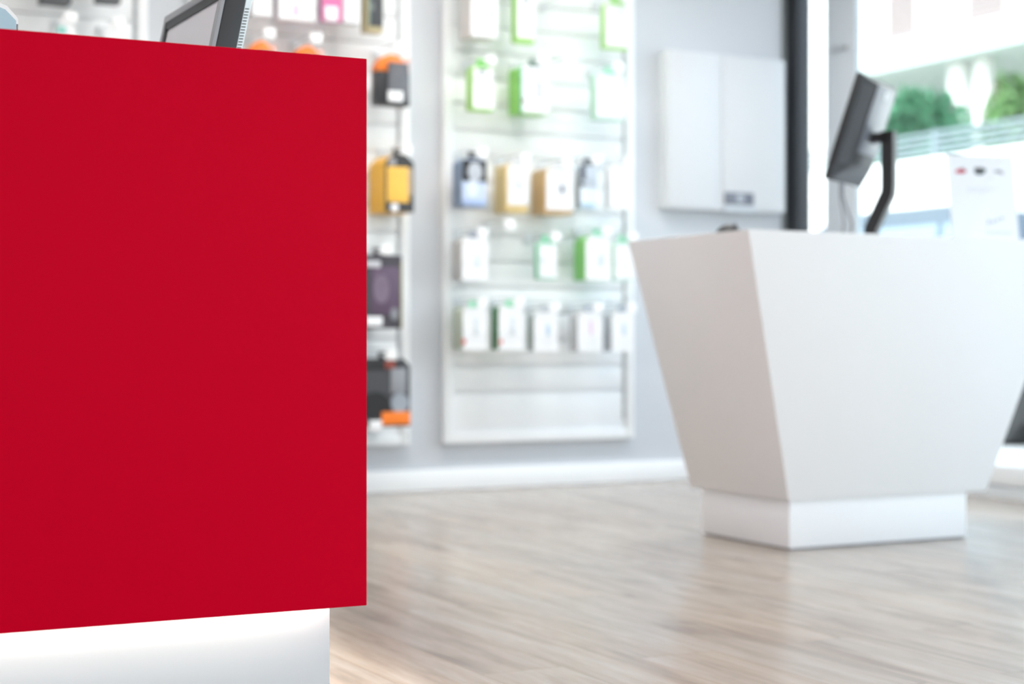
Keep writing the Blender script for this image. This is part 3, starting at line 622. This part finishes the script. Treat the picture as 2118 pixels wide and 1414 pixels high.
# shrubs on the terrace
def leafmat(nm, c): return mat(nm, c, .55, var=.25, scale=9)
def shrub(px0, px1, pyt, X, label, col):
    ya, zt_ = onX(px0, pyt, X); yb, _ = onX(px1, pyt, X); cy_ = (ya + yb) / 2; ry = abs(ya - yb) / 2
    z0 = zw - .1; h = zt_ - z0
    t = thing('shrub', (X, cy_, z0), label, 'shrub', 'shrubs behind the railing')
    st = MB()
    for k in range(5):
        q = random.uniform(0, 6.28); st.tube([(X, cy_, z0), (X + .1 * math.cos(q), cy_ + .15 * math.sin(q), z0 + h * .4), (X + .3 * math.cos(q), cy_ + ry * .6 * math.sin(q), z0 + h * .8)], .025, 6)
    st.build('stems', mat('brown bark', (96, 78, 62), .8), t)
    b = bmesh.new()
    for k in range(2600):
        while True:
            d = Vector((random.uniform(-1, 1), random.uniform(-1, 1), random.uniform(-1, 1)))
            if .45 < d.length < 1: break
        lump = 1 + .18 * math.sin(5 * d.x + 3 * d.z + cy_) * math.cos(4 * d.y)
        c = Vector((X + d.x * .75 * lump, cy_ + d.y * ry * lump, z0 + h * .55 + d.z * h * .46 * lump))
        s = random.uniform(.06, .12); R = Matrix.Rotation(random.uniform(0, 6.28), 3, 'Z') @ Matrix.Rotation(random.uniform(-1.2, 1.2), 3, 'X')
        P = [b.verts.new(c + R @ Vector(p)) for p in ((0, -s, 0), (s * .45, 0, s * .12), (0, s, 0), (-s * .45, 0, s * .12))]
        b.faces.new(P)
    mb = MB(); me = bpy.data.meshes.new('tmp'); b.to_mesh(me); b.free(); mb.bm.from_mesh(me); bpy.data.meshes.remove(me)
    mb.build('foliage', leafmat('leaf ' + label[:12], col), t, smooth=False)
shrub(1862, 1915, 205, 15.3, 'dark green shrub behind the railing, just right of the monitor arm', (70, 130, 96))
shrub(1905, 1962, 195, 17.3, 'blue green shrub behind the railing, left of the white column', (84, 140, 110))
shrub(2074, 2150, 172, 18.9, 'yellow green shrub behind the railing at the right edge', (100, 140, 84))
shrub(1795, 1840, 250, 19.2, 'pale green shrub half hidden by the monitor', (110, 160, 120))
# parked car beyond the window
def car(Xc, y0, y1, label, cbody):
    zg = -.12; L = y1 - y0
    t = thing('car', (Xc + .9, (y0 + y1) / 2, zg), label, 'car')
    def P(u, z): return (y0 + u * L, zg + z)
    prof = [P(0, .38), P(.0, .75), P(.03, .98), P(.10, 1.06), P(.14, 1.10), P(.20, 1.80), P(.30, 1.90), P(.62, 1.90), P(.70, 1.80), P(.79, 1.10), P(.95, 1.0), P(.99, .8), P(1.0, .38)]
    def loft(mb, pr, x0, x1, inset):
        b = bmesh.new(); R = []
        for x, k in ((x0, 1), (x0 + .06, 0), (x1 - .06, 0), (x1, 1)):
            R.append([b.verts.new((x + (.12 if x < (x0 + x1) / 2 else -.12) * max(0, (z - zg - 1.05)) * 1.3, y, z - (inset * k if z > zg + .5 else 0))) for y, z in pr])
        for i in range(3):
            for k in range(len(pr)): b.faces.new((R[i][k], R[i][(k + 1) % len(pr)], R[i + 1][(k + 1) % len(pr)], R[i + 1][k]))
        b.faces.new(R[0][::-1]); b.faces.new(R[3]); return mb.add(b)
    loft(MB(), prof, Xc, Xc + 1.8, .02).build('body', mat('car paint %d' % cbody[0], cbody, .25, coat=.6, metal=.2), t)
    MB().box(Xc - .02, Xc + 1.82, y0 - .05, y1 + .05, zg + .17, zg + .40, .03).build('sill', M_black, t)
    for s, xx in ((-1, Xc - .004), (1, Xc + 1.8)):
        g = MB()
        for u0, u1, w0, w1 in ((.165, .325, .225, .325), (.34, .50, .34, .50), (.515, .66, .515, .63), (.675, .765, .645, .70)):
            q = [P(u0, 1.14), P(u1, 1.14), P(w1, 1.74), P(w0, 1.74)]
            dx = lambda z: -s * .156 * max(0, (z - zg - 1.05))
            b = bmesh.new(); A = [b.verts.new((xx + s * .006 + dx(z), y, z)) for y, z in q]; Bv = [b.verts.new((xx + dx(z) - s * .02, y, z)) for y, z in q]
            b.faces.new(A); b.faces.new(Bv[::-1])
            for i in range(4): b.faces.new((A[i], A[(i + 1) % 4], Bv[(i + 1) % 4], Bv[i]))
            g.add(b)
        g.build('side_glass', M_carglass, t, smooth=False)
    for u in (.17, .82):
        for xx in (Xc - .03, Xc + 1.6):
            yc = y0 + u * L
            Mw = Matrix.Translation((xx, yc, zg + .34)) @ Matrix.Rotation(math.pi / 2, 4, 'Y')
            wh = MB().lathe([(.2, 0), (.32, .0), (.34, .03), (.34, .19), (.32, .22), (.2, .22)], (0, 0, 0), 28, M=Mw).build('wheel', mat('tyre rubber', (30, 31, 33), .8), t)
            MB().lathe([(.19, -.006), (.19, .226)], (0, 0, 0), 20, M=Mw).build('rim', M_silver, wh)
car(9.15, 8.9, 13.4, 'grey blue parked car with black sill outside the window', (84, 96, 108))
